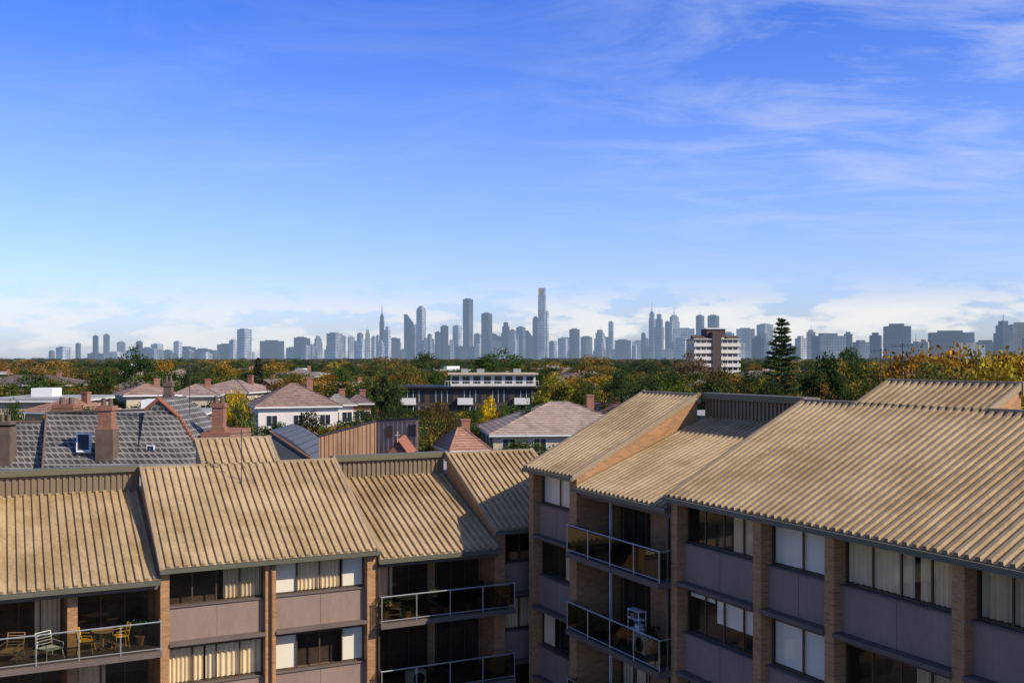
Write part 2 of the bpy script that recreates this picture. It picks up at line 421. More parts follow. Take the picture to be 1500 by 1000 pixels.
recess('left_recess', ml, -.3, 5.19, EL, 2.93, 3, [(-.1, 2.0, ['right', 'dark'], 3), (2.5, 5.0, ['dark', 'left'], 3)])
block('left_wing', ml, -9, -.3, EL, 2.93, 3, [(-8.6, -5.0, ['curtain', 'dark'], 4), (-4.6, -.7, ['curtain', 'blind'], 4)], (-6.6, -3.2, 7.6))
block('corner_wing', ml3, 18.85, 23.4, EL+.27, 2.93, 3, [(19.35, 22.9, ['dark', 'left'], 4)], None, 5.25)
lk = MB(); lk.box(20.7, 31, 38.402, 39.34, 0, 8.2, 'brick')
for j in range(3): lk.box(2.12, 2.45, 39.2, 40.6, EL-2.95-j*2.93+.003, EL-.62-j*2.93+(.0 if j == 0 else .35), 'brick')
lk.bar((19.9, 28.22, 0), (19.9, 28.22, ER-.2), .04, 'ledge'); lk.bar((13.45, 38.72, 0), (13.45, 38.72, EL-.2), .045, 'frame')
lk.bar((9.18, 38.73, 0), (9.18, 38.73, EL-.2), .04, 'frame')
lk.obj('linking_walls_and_pipes', apt)

# aerials
ae = MB(); b = AB(9.0, 43.2, EL+K*4.4)
ae.bar(b, b+Vector((0, 0, 2.3)), .02, 'blackmetal'); ae.bar(b+Vector((-.5, 0, 2.1)), b+Vector((.6, .1, 2.2)), .012, 'blackmetal')
for i in range(5):
    q = b+Vector((-.45+.24*i, 0, 2.11)); ae.bar(q+Vector((0, -.25, 0)), q+Vector((0, .25, 0)), .008, 'blackmetal')
ae.bar(b+Vector((0, 0, .9)), b+Vector((.5, .3, 0)), .01, 'blackmetal')
ae.obj('television_aerial')
for (px, D, hh_) in ((278, 62, 3.4), (1322, 60, 4.6), (1290, 70, 4.4)):
    ae = MB(); b = W(px, D, 5.0)
    ae.bar(b+Vector((0, 0, -3)), b+Vector((0, 0, hh_+1.3)), .025, 'blackmetal')
    ae.bar(b+Vector((-.7, 0, hh_+1.1)), b+Vector((.7, .2, hh_+1.2)), .015, 'blackmetal')
    for i in range(6):
        q = b+Vector((-.65+.25*i, 0, hh_+1.12)); ae.bar(q+Vector((-.05, -.3, -.15)), q+Vector((.05, .3, .15)), .01, 'blackmetal')
    ae.obj('television_aerial')

# ---------------------------------------------------------------- furniture
def chair(name, a, b, z, rz, mat, lounge=False):
    m = MB(); w, d = (.22, .22) if not lounge else (.3, .32); sh = .45 if not lounge else .34
    for x, y in ((-w, -d), (w, -d), (w, d), (-w, d)):
        m.bar((x*1.1, y*1.15, 0), (x*.92, y*.92, sh), .016, mat)
    m.box(-w, w, -d, d, sh, sh+.03, mat)
    bt = .88 if not lounge else .85
    for x in (-w*.95, w*.95): m.bar((x, d*.95, sh), (x, d*1.35, bt), .016, mat)
    for i in range(5):
        zz = sh+.12+(bt-sh-.12)*i/4; y = d*.95+(d*.4)*(zz-sh)/(bt-sh)
        m.bar((-w*.95, y, zz), (w*.95, y, zz), .014, mat)
    for x in (-w*1.05, w*1.05):
        m.bar((x, -d, sh), (x, -d, sh+.2), .012, mat); m.bar((x, -d, sh+.2), (x, d*1.1, sh+.22), .014, mat)
    return m.obj(name, None, AB(a, b, z), ROT+rz)
def table(name, a, b, z, mat, r=.4, h=.72):
    m = MB(); m.bar((0, 0, h-.03), (0, 0, h), r, mat, 20); m.bar((0, 0, 0), (0, 0, h-.03), .03, mat)
    for i in range(3):
        t = i*2.1; m.bar((0, 0, .12), (math.cos(t)*r*.8, math.sin(t)*r*.8, 0), .018, mat)
    return m.obj(name, None, AB(a, b, z), ROT)
def potplant(a, b, z, h=.8, col=(.06, .11, .03)):
    m = MB(); m.bar((0, 0, 0), (0, 0, .3), .13, 'pot', 12, .19); m.bar((0, 0, .28), (0, 0, .33), .2, 'pot', 12)
    for i in range(110):
        t = R.random()*6.28; r = R.random()*.3; zz = .35+R.random()*(h-.35)
        c = Vector((math.cos(t)*r, math.sin(t)*r, zz)); u = Vector((R.gauss(0, 1), R.gauss(0, 1), R.gauss(0, 1))).normalized()*.09
        v = u.orthogonal().normalized()*.035
        m.add([c-u, c+v, c+u, c-v], [(0, 1, 2, 3)], 'leaf')
    for i in range(5): m.bar((0, 0, .3), (R.uniform(-.15, .15), R.uniform(-.15, .15), h*.8), .01, 'bark')
    return m.obj('potted_plant', None, AB(a, b, z), R.random()*6, col)
zl = EL-2.95
chair('yellow_chair', 2.75, 39.3, zl, 1.3, 'yellow'); chair('yellow_chair', 3.9, 39.4, zl, -1.4, 'yellow')
table('outdoor_table', 3.3, 39.4, zl, 'wood', .38)
chair('white_lounge_chair', 1.55, 39.2, zl, .5, 'whitepaint', True); chair('wooden_lounge_chair', .35, 39.5, zl, -.4, 'wood', True)
chair('yellow_chair', 19.05, 38.75, zl, 2.6, 'yellow')
for a, b, h in ((4.6, 39.6, .9), (15.9, 38.9, 1.0), (16.4, 38.8, .6), (17.4, 38.9, .75), (13.8, 39.1, .8), (18.3, 39.5, 1.0), (4.2, 40.2, .7), (14.6, 38.7, .5)):
    potplant(a, b, zl, h, (.04, .075, .025))
table('outdoor_table', 14.9, 39.4, zl, 'blackmetal', .5)
zr1 = ER-2.95; zr2 = ER-5.9
chair('outdoor_chair', 20.3, 30.3, zr1, .5, 'blackmetal'); chair('outdoor_chair', 20.4, 31.9, zr1, 2.5, 'blackmetal'); table('outdoor_table', 20.4, 31.1, zr1, 'blackmetal', .5)
chair('outdoor_chair', 20.5, 29.2, zr1, 1.5, 'blackmetal')
chair('wooden_chair', 20.2, 32.7, zr2, 2.2, 'wood', True)
sh = MB()
for x in (-.35, .35):
    for y in (-.15, .15): sh.bar((x, y, 0), (x, y, 1.3), .015, 'whitepaint')
for z in (.2, .6, 1.0, 1.3): sh.box(-.38, .38, -.17, .17, z, z+.025, 'whitepaint')
sh.box(-.3, -.05, -.12, .12, .63, .85, 'whitepaint'); sh.box(.05, .28, -.1, .1, 1.03, 1.18, 'pot')
sh.obj('plant_shelf', None, AB(20.6, 31.1, zr2), ROT+1.57)
potplant(20.5, 30.0, zr2, 1.0); potplant(20.2, 31.8, zr2, .6); potplant(20.3, 29.0, zr2, .8); potplant(20.0, 33.7, zr1, .7)
for (a, b, z, r) in ((20.3, 30.3, zr2, ROT-1.57), (15.2, 39.2, zl-2.93, ROT)):
    hb = MB(); hb.box(-.4, .4, -.16, .16, .05, .65, 'whitepaint'); hb.bar((.08, -.161, .35), (.08, -.19, .35), .24, 'blackmetal', 20)
    for x in (-.3, .3): hb.box(x-.04, x+.04, -.16, .16, 0, .049, 'blackmetal')
    hb.obj('air_conditioner', None, AB(a, b, z), r)

# ---------------------------------------------------------------- ground
gm, nt, ns, L = newmat('suburban_ground')
tc = N(nt, 'ShaderNodeTexCoord')
f1 = noise_tex(nt, tc.outputs['Object'], .03, 6); f2 = noise_tex(nt, tc.outputs['Object'], .6, 4)
c = ramp(nt, f1, [(.38, (.06, .08, .03)), (.5, (.10, .10, .06)), (.62, (.12, .11, .10))])
c = mixcol(nt, 1, c, ramp(nt, f2, [(.3, .7), (.7, 1)]), 'MULTIPLY')
p = N(nt, 'ShaderNodeBsdfDiffuse'); L.new(c, p.inputs[0]); out(nt, p.outputs[0]); M['ground'] = gm
g = MB(); rings = [0.5, 20, 40, 60, 70, 80, 90, 100, 110, 120, 130, 200, 400, 1000, 3000, 9000, 20000]; n = 64
vs = []
for r in rings:
    for i in range(n):
        x = r*math.cos(i*2*math.pi/n); y = r*math.sin(i*2*math.pi/n); vs.append((x, y, gz(x, y)))
fs = [(k*n+i, k*n+(i+1) % n, (k+1)*n+(i+1) % n, (k+1)*n+i) for k in range(len(rings)-1) for i in range(n)]
fs.append(tuple(range(n))); g.add(vs, fs, 'ground'); g.obj('ground')
M['paving'] = bricky('courtyard_paving', (.22, .2, .18), (.18, .165, .15), (.1, .1, .09), .6, .6, .02)
pv = MB(); pv.add([(-8, 8, .004), (19.9, 8, .004), (19.9, 38.7, .004), (-8, 38.7, .004)], [(0, 1, 2, 3)], 'paving'); pv.obj('pavement', None, (0, 0, 0), ROT)

# ---------------------------------------------------------------- trees
def tree_mesh(name, h, cr, seed, ncl=46, nl=42, leaf=.42, cb=.25, top=1.0, narrow=False):
    rr = np.random.RandomState(seed); mb = MB()
    mb.bar((0, 0, 0), (rr.uniform(-.3, .3), rr.uniform(-.3, .3), h*.55), h*.028, 'bark', 7, h*.014)
    cz = h*(cb+1)/2; ch = h*(1-cb)/2
    V = []
    for i in range(ncl):
        while True:
            q = rr.uniform(-1, 1, 3)
            if .25 < np.linalg.norm(q) < 1: break
        q = q/np.linalg.norm(q)*np.linalg.norm(q)**.6
        zf = q[2]
        rad = cr*(1-.2*max(0, zf)) if not narrow else cr*max(.08, (1-(zf+1)/2))*1.25
        c = np.array([q[0]*rad*.85, q[1]*rad*.85, cz+zf*ch*.88])
        s = cr*rr.uniform(.14, .32)*(1 if not narrow else .8)
        if i < 9: mb.bar((0, 0, h*.3), tuple(c*.85+np.array([0, 0, cz*.1])), h*.010, 'bark', 5, h*.003)
        m = int(nl*rr.uniform(.7, 1.3))
        d = rr.normal(0, 1, (m, 3)); d /= np.linalg.norm(d, axis=1)[:, None]
        P = c+d*s*(rr.uniform(.35, 1.1, (m, 1)))*np.array([1.15, 1.15, .8])
        a = rr.normal(0, 1, (m, 3)); a /= np.linalg.norm(a, axis=1)[:, None]
        b = np.cross(a, rr.normal(0, 1, (m, 3))); b /= np.linalg.norm(b, axis=1)[:, None]
        l = leaf*rr.uniform(.5, 1.1, (m, 1))
        V.append(np.stack([P-a*l*.6, P+b*l*.42, P+a*l*.6, P-b*l*.42], 1).reshape(-1, 3))
    V = np.concatenate(V); o = len(mb.v); k = mb.mi('leaf')
    mb.v += [tuple(x) for x in V.tolist()]
    for i in range(len(V)//4): mb.f.append([o+4*i, o+4*i+1, o+4*i+2, o+4*i+3]); mb.m.append(k)
    me = bpy.data.meshes.new(name); me.from_pydata(mb.v, [], mb.f)
    for m in mb.mats: me.materials.append(M[m])
    me.polygons.foreach_set('material_index', mb.m); me.update(); return me
broad = [tree_mesh('broad_tree_mesh', 10, R.uniform(3.4, 5.0), 100+i, R.randint(48, 66), 68, .31, R.uniform(.15, .3)) for i in range(8)]
conif = [tree_mesh('cypress_mesh', 10, R.uniform(1.8, 2.6), 200+i, 60, 44, .32, .08, narrow=True) for i in range(3)]
clump = [tree_mesh('tree_clump_mesh', 10, 9, 300+i, 60, 36, .8, .05) for i in range(4)]
GREENS = [(.05, .085, .02), (.07, .105, .025), (.10, .12, .028), (.04, .062, .02), (.07, .085, .03), (.13, .13, .033), (.085, .10, .03), (.045, .07, .022)]
AUT = [(.32, .15, .025), (.26, .13, .03), (.34, .20, .035), (.20, .11, .035), (.22, .15, .035), (.20, .15, .035)]
YEL = [(.50, .35, .03), (.42, .32, .035)]
heroes = []
def tree(px, D, ytop, width_px=None, col=None, name='tree', kind='b'):
    x = (px-750)/1500*D; g0 = gz(x, D); ztop = H-(ytop-525)/1500*D; h = ztop-g0
    if h < 1.5: return None
    me = R.choice(broad if kind == 'b' else conif)
    col = col or R.choice(GREENS)
    if width_px:
        bb = [v.co.x for v in me.vertices]; wd = max(bb)-min(bb); sxy = width_px/1500*D/wd
    tp = sorted(v.co.z for v in me.vertices)[int(len(me.vertices)*.985)]
    return mkobj(name, me, None, (x, D, g0-.1), R.random()*6.28, col, (sxy, sxy, h/tp))
hero_trees = [
 (197, 210, 513, 66, (.045, .075, .025), 'tree', 'b'), (345, 105, 573, 54, (.58, .40, .025), 'yellow_tree', 'b'),
 (352, 92, 594, 64, (.12, .14, .04), 'tree', 'b'), (378, 190, 526, 30, (.06, .07, .035), 'conifer_tree', 'c'),
 (455, 100, 605, 70, (.05, .06, .03), 'tree', 'b'), (563, 130, 553, 44, (.045, .07, .03), 'conifer_tree', 'c'),
 (578, 125, 562, 34, (.05, .075, .03), 'tree', 'b'), (640, 105, 590, 76, (.12, .085, .035), 'tree', 'b'),
 (606, 95, 612, 50, (.05, .085, .03), 'tree', 'b'), (716, 120, 584, 38, (.62, .42, .03), 'yellow_tree', 'b'),
 (690, 125, 600, 44, (.06, .095, .03), 'tree', 'b'), (745, 118, 592, 64, (.08, .13, .035), 'tree', 'b'),
 (735, 320, 515, 95, (.06, .10, .025), 'tree', 'b'), (812, 150, 550, 80, (.24, .22, .04), 'tree', 'b'),
 (860, 150, 560, 55, (.09, .12, .035), 'tree', 'b'), (905, 140, 545, 55, (.055, .085, .03), 'tree', 'b'),
 (20, 85, 592, 54, (.06, .09, .03), 'tree', 'b'), (-30, 90, 585, 60, (.06, .09, .03), 'tree', 'b'),
 (145, 150, 545, 64, (.06, .085, .025), 'tree', 'b'), (1210, 105, 525, 90, (.04, .065, .022), 'tree', 'b'),
 (1260, 120, 530, 100, (.06, .085, .025), 'tree', 'b'), (1180, 125, 545, 60, (.05, .075, .025), 'tree', 'b'),
 (1100, 130, 545, 60, (.06, .08, .025), 'tree', 'b'), (1055, 140, 540, 66, (.10, .085, .03), 'tree', 'b'),
 (985, 150, 545, 66, (.05, .075, .03), 'tree', 'b'),
 (1335, 95, 521, 160, (.28, .15, .03), 'autumn_tree', 'b'), (1385, 100, 513, 190, (.36, .19, .03), 'autumn_tree', 'b'),
 (1430, 88, 526, 170, (.22, .17, .04), 'autumn_tree', 'b'), (1478, 96, 519, 190, (.36, .21, .03), 'autumn_tree', 'b'), (1540, 98, 514, 190, (.32, .17, .03), 'autumn_tree', 'b'),
 (1300, 100, 533, 110, (.18, .15, .035), 'autumn_tree', 'b'), (1360, 82, 534, 130, (.15, .14, .04), 'tree', 'b'), (1455, 80, 535, 130, (.36, .25, .03), 'autumn_tree', 'b'),
 (1240, 200, 512, 66, (.06, .09, .025), 'tree', 'b'), (1230, 150, 532, 76, (.32, .22, .04), 'autumn_tree', 'b'), (1010, 260, 520, 70, (.18, .12, .07), 'autumn_tree', 'b'),
 (622, 260, 518, 62, (.06, .085, .03), 'tree', 'b'), (500, 180, 540, 60, (.07, .11, .035), 'tree', 'b'),
 (530, 150, 566, 34, (.06, .085, .035), 'tree', 'b'), (285, 200, 535, 46, (.06, .085, .035), 'tree', 'b'),
 (660, 150, 602, 44, (.055, .085, .035), 'tree', 'b'), (775, 110, 595, 40, (.06, .095, .035), 'tree', 'b'),
 (1130, 115, 560, 60, (.055, .075, .025), 'tree', 'b'), (950, 135, 556, 66, (.06, .075, .03), 'tree', 'b'),
 (240, 260, 528, 60, (.36, .2, .04), 'autumn_tree', 'b'), (400, 240, 532, 70, (.3, .18, .04), 'autumn_tree', 'b'), (330, 230, 533, 60, (.32, .2, .04), 'autumn_tree', 'b'),
 (600, 210, 536, 60, (.16, .14, .04), 'tree', 'b'), (870, 300, 522, 90, (.26, .17, .05), 'autumn_tree', 'b'), (80, 300, 528, 80, (.28, .17, .05), 'autumn_tree', 'b'),
]
for t in hero_trees: tree(*t)

def norfolk(px, D, ytop, w):
    x = (px-750)/1500*D; g0 = gz(x, D); h = H-(ytop-525)/1500*D-g0; mb = MB(); rr = random.Random(5)
    mb.bar((0, 0, 0), (0, 0, h), .28, 'bark', 8, .03)
    rad = w/1500*D/2; z = h*.2
    while z < h-.2:
        f = (z-h*.2)/(h*.8); L_ = rad*(1-f)**.62*rr.uniform(.8, 1.15)+.12
        nb = 7; off = rr.random()*6
        for i in range(nb):
            t = off+i*2*math.pi/nb+rr.uniform(-.25, .25); l = L_*rr.uniform(.65, 1.15); up = rr.uniform(.1, .3)*l
            d = Vector((math.cos(t), math.sin(t), 0)); e = Vector((0, 0, z))+d*l+Vector((0, 0, up))
            mb.bar((0, 0, z), e, .04, 'bark', 4, .01)
            m = int(10+l*20)
            for k in range(m):
                u = rr.uniform(.12, 1); c = Vector((0, 0, z))*(1-u)+e*u+Vector((rr.gauss(0, .13), rr.gauss(0, .13), rr.gauss(-.02, .09)))
                a = (d+Vector((rr.gauss(0, .6), rr.gauss(0, .6), rr.gauss(.1, .3)))).normalized()*.24; b = a.orthogonal().normalized()*.09
                mb.add([c-a, c+b, c+a, c-b], [(0, 1, 2, 3)], 'leaf')
        z += .72*(1-.3*f)*rr.uniform(.8, 1.2)
    mb.obj('norfolk_pine_tree', None, (x, D, g0), 0, (.05, .075, .032))
norfolk(1145, 120, 466, 84)

# ---------------------------------------------------------------- hero houses
def house(name, loc, w, d, wh, rh, rz, roof='hip', rcol=(.3, .2, .17), wall='wall_cream', over=.5, storeys=1, ret=False):
    mb = MB(); mb.box(-w/2, w/2, -d/2, d/2, 0, wh, wall)
    W2, D2 = w/2+over, d/2+over; z0 = wh-.05
    mb.box(-W2, W2, -D2, D2, z0-.18, z0-.002, 'whitepaint')
    if roof == 'hip':
        r = max(0, W2-D2) if W2 > D2 else 0.3
        v = [(-W2, -D2, z0), (W2, -D2, z0), (W2, D2, z0), (-W2, D2, z0), (-r, 0, z0+rh), (r, 0, z0+rh)]
        mb.add(v, [(0, 1, 5, 4), (1, 2, 5), (2, 3, 4, 5), (3, 0, 4), (3, 2, 1, 0)], 'tileroof')
        for i, j in ((0, 4), (3, 4), (1, 5), (2, 5), (4, 5)): mb.bar(v[i], v[j], .09, 'tileroof')
    elif roof == 'gable':
        v = [(-W2, -D2, z0), (W2, -D2, z0), (W2, D2, z0), (-W2, D2, z0), (-W2, 0, z0+rh), (W2, 0, z0+rh)]
        mb.add(v, [(0, 1, 5, 4), (2, 3, 4, 5), (3, 2, 1, 0)], 'tileroof')
        for sx in (-1, 1):
            mb.add([(sx*w/2, -d/2, wh-.05), (sx*w/2, d/2, wh-.05), (sx*w/2, 0, wh-.05+rh*.93)], [(0, 1, 2)], wall)
        mb.bar(v[4], v[5], .09, 'tileroof')
    else:
        mb.box(-W2, W2, -D2, D2, z0, z0+.25, 'deck')
        mb.box(-w*.2, w*.05, -1, 2, z0+.25, z0+1.3, 'whitepaint')
    for s in range(storeys):
        zb = s*(wh/storeys)+.95; zt = zb+1.25
        for side in (-1, 1):
            n = max(2, int(w/3))
            for i in range(n):
                x = -w/2+(i+.5)*w/n; y = side*(d/2)
                mb.box(x-.7, x+.7, y-.03, y+.03, zb-.06, zt+.06, 'whitepaint')
                mb.box(x-.62, x-.03, y-.045, y+.045, zb, zt, 'winglass'); mb.box(x+.03, x+.62, y-.045, y+.045, zb, zt, 'winglass')
            n = max(1, int(d/3.5))
            for i in range(n):
                y = -d/2+(i+.5)*d/n; x = side*w/2
                mb.box(x-.03, x+.03, y-.6, y+.6, zb-.06, zt+.06, 'whitepaint'); mb.box(x-.045, x+.045, y-.52, y+.52, zb, zt, 'winglass')
    if roof != 'flat':
        cx = w*.22; mb.box(cx-.4, cx+.4, .6, 1.2, wh, wh+rh+.7, 'redbrick'); mb.box(cx-.46, cx+.46, .54, 1.26, wh+rh+.55, wh+rh+.703, 'redbrick')
    if ret: return mb.mesh(name)
    return mb.obj(name, None, loc, rz, rcol)
def hh(name, px, D, yr, ye, wpx, d, rz, **k):
    x = (px-750)/1500*D; g0 = gz(x, D); zr_ = H-(yr-525)/1500*D; ze = H-(ye-525)/1500*D
    w = wpx/1500*D
    heroes.append((x, D, max(w, d)*.62+1))
    return house(name, (x, D, g0), w, d, max(2.4, ze-g0), max(.6, zr_-ze), rz, **k)
hh('white_house', 430, 130, 561, 592, 112, 9, .35, rcol=(.38, .27, .22), wall='wall_white', storeys=2)
hh('white_house', 494, 138, 577, 590, 36, 7, .3, rcol=(.42, .36, .33), wall='wall_white', storeys=2)
hh('tiled_roof_house', 345, 165, 556, 572, 90, 12, -.2, rcol=(.50, .36, .31), wall='wall_cream', storeys=2)
hh('tiled_roof_house', 820, 112, 588, 628, 215, 14, .12, rcol=(.56, .43, .36), wall='wall_cream', storeys=2)
hh('tiled_roof_house', 675, 92, 626, 654, 46, 6, .3, rcol=(.56, .30, .22), wall='redbrick', storeys=2)
hh('tiled_roof_house', 50, 200, 549, 562, 150, 14, .1, rcol=(.24, .19, .17), wall='redbrick', storeys=2)
hh('flat_roof_house', 75, 125, 577, 583, 120, 12, .05, roof='flat', wall='wall_tan', storeys=2)
hh('tiled_roof_house', 105, 115, 583, 600, 70, 8, -.3, rcol=(.46, .26, .18), wall='wall_tan', storeys=2)
hh('tiled_roof_house', 215, 140, 562, 576, 70, 9, .5, rcol=(.48, .32, .25), wall='wall_cream', storeys=2)
hh('flat_roof_house', 235, 98, 597, 604, 120, 9, .1, roof='flat', wall='wall_tan', storeys=2)
hh('tiled_roof_house', 290, 150, 562, 577, 60, 9, .2, rcol=(.46, .34, .29), wall='wall_cream', storeys=2)
hh('red_brick_house', 525, 140, 578, 588, 30, 8, .2, rcol=(.3, .2, .2), wall='redbrick', storeys=2)
hh('tiled_roof_house', 860, 175, 568, 580, 70, 10, .4, rcol=(.48, .28, .22), wall='wall_cream', storeys=2)
hh('tiled_roof_house', 440, 230, 540, 550, 60, 10, .3, rcol=(.36, .28, .25), wall='wall_cream', storeys=2)
hh('tiled_roof_house', 265, 240, 541, 551, 60, 10, .2, rcol=(.46, .32, .26), wall='wall_cream', storeys=2)

def flats():
    D = 190; x0 = (585-750)/1500*D; x1 = (792-750)/1500*D; w = x1-x0; cx = (x0+x1)/2
    g0 = gz(cx, D); mb = MB(); top = H-(568-525)/1500*D-g0; st = 2.95
    heroes.append((cx, D+5, 17))
    mb.box(-w/2, w/2, 0, 12, 0, top, 'darkbrick'); mb.box(-w/2-.3, w/2+.3, -.8, 12.3, top, top+.3, 'blackmetal')
    k = 5
    for s in range(3):
        zb = top-st*(s+1)
        for i in range(k):
            a = -w/2+i*w/k
            mb.box(a+.5, a+w/k-.5, -.04, -.002, zb+.3, zb+2.5, 'winglass')
            for q in range(1, 4): mb.box(a+.5+q*(w/k-1)/4-.04, a+.5+q*(w/k-1)/4+.04, -.07, -.041, zb+.3, zb+2.5, 'whitepaint')
            if (i+s) % 2 == 0 or i in (0, 2):
                mb.box(a+.3, a+w/k*.6, -1.3, -.08, zb-.1, zb+.05, 'whitepaint'); mb.box(a+.3, a+w/k*.6, -1.3, -1.2, zb+.05, zb+1.15, 'whitepaint')
                mb.box(a+.3, a+.38, -1.198, -.08, zb+.05, zb+1.15, 'whitepaint')
    px0 = (660-750)/1500*D-cx; px1 = (786-750)/1500*D-cx; pt = H-(549-525)/1500*D-g0
    mb.box(px0, px1, 2, 10, top+.3, pt, 'wall_white'); mb.box(px0-.5, px1+.5, 1.2, 10.5, pt, pt+.3, 'wall_cream')
    n = 8
    for i in range(n):
        a = px0+(i+.15)*(px1-px0)/n; mb.box(a, a+1.3, 1.95, 1.998, top+.8, pt-.3, 'winglass')
    for i in range(30): mb.bar((px0-1+i*.6, .2, top+.3), (px0-1+i*.6, .2, top+1.25), .03, 'whitepaint', 4)
    mb.bar((px0-1, .2, top+1.25), (px0-1+17.4, .2, top+1.25), .05, 'whitepaint')
    for i, xx in enumerate((px0+2, px0+5, px1-4)): mb.box(xx, xx+1.4, 4, 5.5, pt+.3, pt+1.1, 'deck')
    mb.obj('modern_apartment_block', None, (cx, D, g0), .06)
flats()

def midtower():
    D = 450; x = (1050-750)/1500*D; g0 = gz(x, D); top = H-(497-525)/1500*D-g0; w = 64/1500*D; mb = MB()
    heroes.append((x, D, 16))
    mb.box(-w/2, w/2, 0, 14, 0, top, 'wall_white'); n = 7; fh = top/n
    for i in range(n):
        z = i*fh
        mb.box(-w/2-.1, w/2+.1, -.12, -.01, z+1.5, z+fh-.4, 'winglass')
        for q in range(9): mb.box(-w/2+q*w/8-.25, -w/2+q*w/8+.25, -.2, -.125, z+1.5, z+fh-.4, 'wall_white')
        mb.box(-w/2-.9, w/2+.9, -1.0, -.25, z-.15, z+1.4, 'wall_white')
        mb.box(-w/2-.12, -w/2-.01, 1, 13, z+1.0, z+fh-.5, 'winglass')
    mb.box(-2.4, 1.6, -1.4, 5, 0, top+3.2, 'corebrown')
    mb.box(-4, 4.6, 2, 10, top+.9, top+4.6, 'corebrown'); mb.box(-4.5, 5.1, 1.5, 10.5, top+4.6, top+5.1, 'whitepaint')
    mb.prism([(-1.2, top+.3), (-1.2, top), (15, top), (15, top+.3)], -w/2-1, w/2+1, 'wall_white')
    for a, b in ((-w/2-1, -4.1), (4.7, w/2+1)):
        mb.prism([(-1.2, top+.32), (4, top+1.8), (4.2, top+.32)], a, b, 'corebrown')
    mb.obj('mid_rise_tower', None, (x, D, g0), 0.12)
midtower()

def slatehouse():
    D = 58; e = empty('slate_roof_house', (0, 0, 0))
    heroes.append(((160-750)/1500*D, D+6, 14))
    P = lambda px, D_, y: Vector(((px-750)/1500*D_, D_, H-(y-525)/1500*D_))
    rf = MB(); wl = MB(); tr = MB()
    a, b = P(60, 54, 712), P(282, 54, 712); c, d = P(226, 60.5, 604), P(68, 60.5, 604)
    rf.add([a, b, c, d], [(0, 1, 2, 3)], 'slate')
    a2, b2 = a+Vector((0, 13, 0)), b+Vector((0, 13, 0)); rf.add([b2, a2, d, c], [(0, 1, 2, 3)], 'slate')
    rf.add([a, a2, d], [(0, 1, 2)], 'slate')
    r1, r2 = P(212, 60, 600), P(232, 60, 584); r3 = P(262, 60, 610)
    q1 = P(286, 58, 650)
    rf.add([P(196, 55, 700), P(290, 55, 700), q1, r3, r2, r1], [(0, 1, 2, 3, 4, 5)], 'slate')
    for u, v in ((r1, r2), (r2, r3), (r3, q1)): tr.bar(u, v, .1, 'terra', 8)
    for u, v in ((d, r1), (d, a)): tr.bar(u, v, .07, 'darkstucco', 8)
    n = 9
    for i in range(n):
        u = r2.lerp(r3, i/n); tr.bar(u, u+Vector((0, 0, .22)), .09, 'terra', 6, .03)
        u = r3.lerp(q1, i/n); tr.bar(u, u+Vector((0, 0, .22)), .09, 'terra', 6, .03)
    rf.add([r2, r3, q1, q1+Vector((1.5, 6, -1)), r2+Vector((0, 5, 0))], [(0, 1, 2, 3, 4)], 'slate')
    l1, l2, l3, l4 = P(-60, 55, 715), P(66, 55, 715), P(64, 60, 618), P(-50, 60, 618)
    rf.add([l1, l2, l3, l4], [(0, 1, 2, 3)], 'slate'); rf.add([l4, l3, l3+Vector((0, 5, -3.5)), l4+Vector((0, 5, -3.5))], [(0, 1, 2, 3)], 'slate')
    tr.bar(l3, l4, .09, 'darkstucco')
    x0, x1 = P(-50, 55, 0).x, P(285, 55, 0).x
    wl.box(x0+.5, x1-.3, 55.6, 66, 0, H-8.0, 'redbrick')
    tr.bar(l2, l3, .09, 'darkstucco', 4)
    for px, D_, y0, y1, w in ((124, 56.6, 664, 636, .8), (222, 56.9, 668, 654, .45), (171, 57.3, 660, 638, .12)):
        u = P(px, D_, y0); v = P(px, D_+.9*(y0-y1)/28, y1)
        dx = Vector((w/2, 0, 0)); up = Vector((0, -.16, .1))
        tr.add([u-dx+up, u+dx+up, v+dx+up, v-dx+up, u-dx, u+dx, v+dx, v-dx], [(0, 1, 2, 3), (0, 4, 5, 1), (1, 5, 6, 2), (2, 6, 7, 3), (3, 7, 4, 0)], 'whitepaint')
        k = Vector((w*.38, 0, 0)); up2 = up*1.15; uu = u.lerp(v, .1); vv = u.lerp(v, .9)
        tr.add([uu-k+up2, uu+k+up2, vv+k+up2, vv-k+up2], [(0, 1, 2, 3)], 'winglass')
    def chim(px, D_, yt, yb, w, split, m1='redbrick', m2='darkstucco'):
        t = P(px, D_, yt); bz = H-(yb-525)/1500*D_; x, y, z = t
        zs = H-(split-525)/1500*D_
        wl.box(x-w*.55, x+w*.55, y-w*.5, y+w*.5, bz-2, zs, m2)
        wl.box(x-w*.42, x+w*.42, y-w*.4, y+w*.4, zs, z-.25, m1); wl.box(x-w*.5, x+w*.5, y-w*.47, y+w*.47, z-.25, z, m1)
        wl.box(x-w*.5, x+w*.5, y-w*.47, y+w*.47, zs+.002, zs+.12, m1)
        for k in (-.22, .22): tr.bar((x+k*w, y, z), (x+k*w, y, z+.42), .13*w+.02, 'darkstucco', 10, .1*w+.02)
    chim(157, 56.5, 594, 690, .88, 628); chim(321, 60, 590, 640, .8, 628, 'redbrick', 'redbrick'); chim(8, 57, 618, 680, .8, 625, 'darkstucco')
    chim(247, 66, 560, 610, .6, 580, 'darkstucco'); chim(98, 63, 592, 615, 1.3, 600, 'redbrick')
    wl.box(P(300, 60, 0).x, P(342, 60, 0).x, 59.2, 64, 0, H-4.3, 'redbrick')
    rf.obj('slate_roof', e); wl.obj('walls_and_chimneys', e); tr.obj('ridge_tiles_and_skylights', e)
slatehouse()

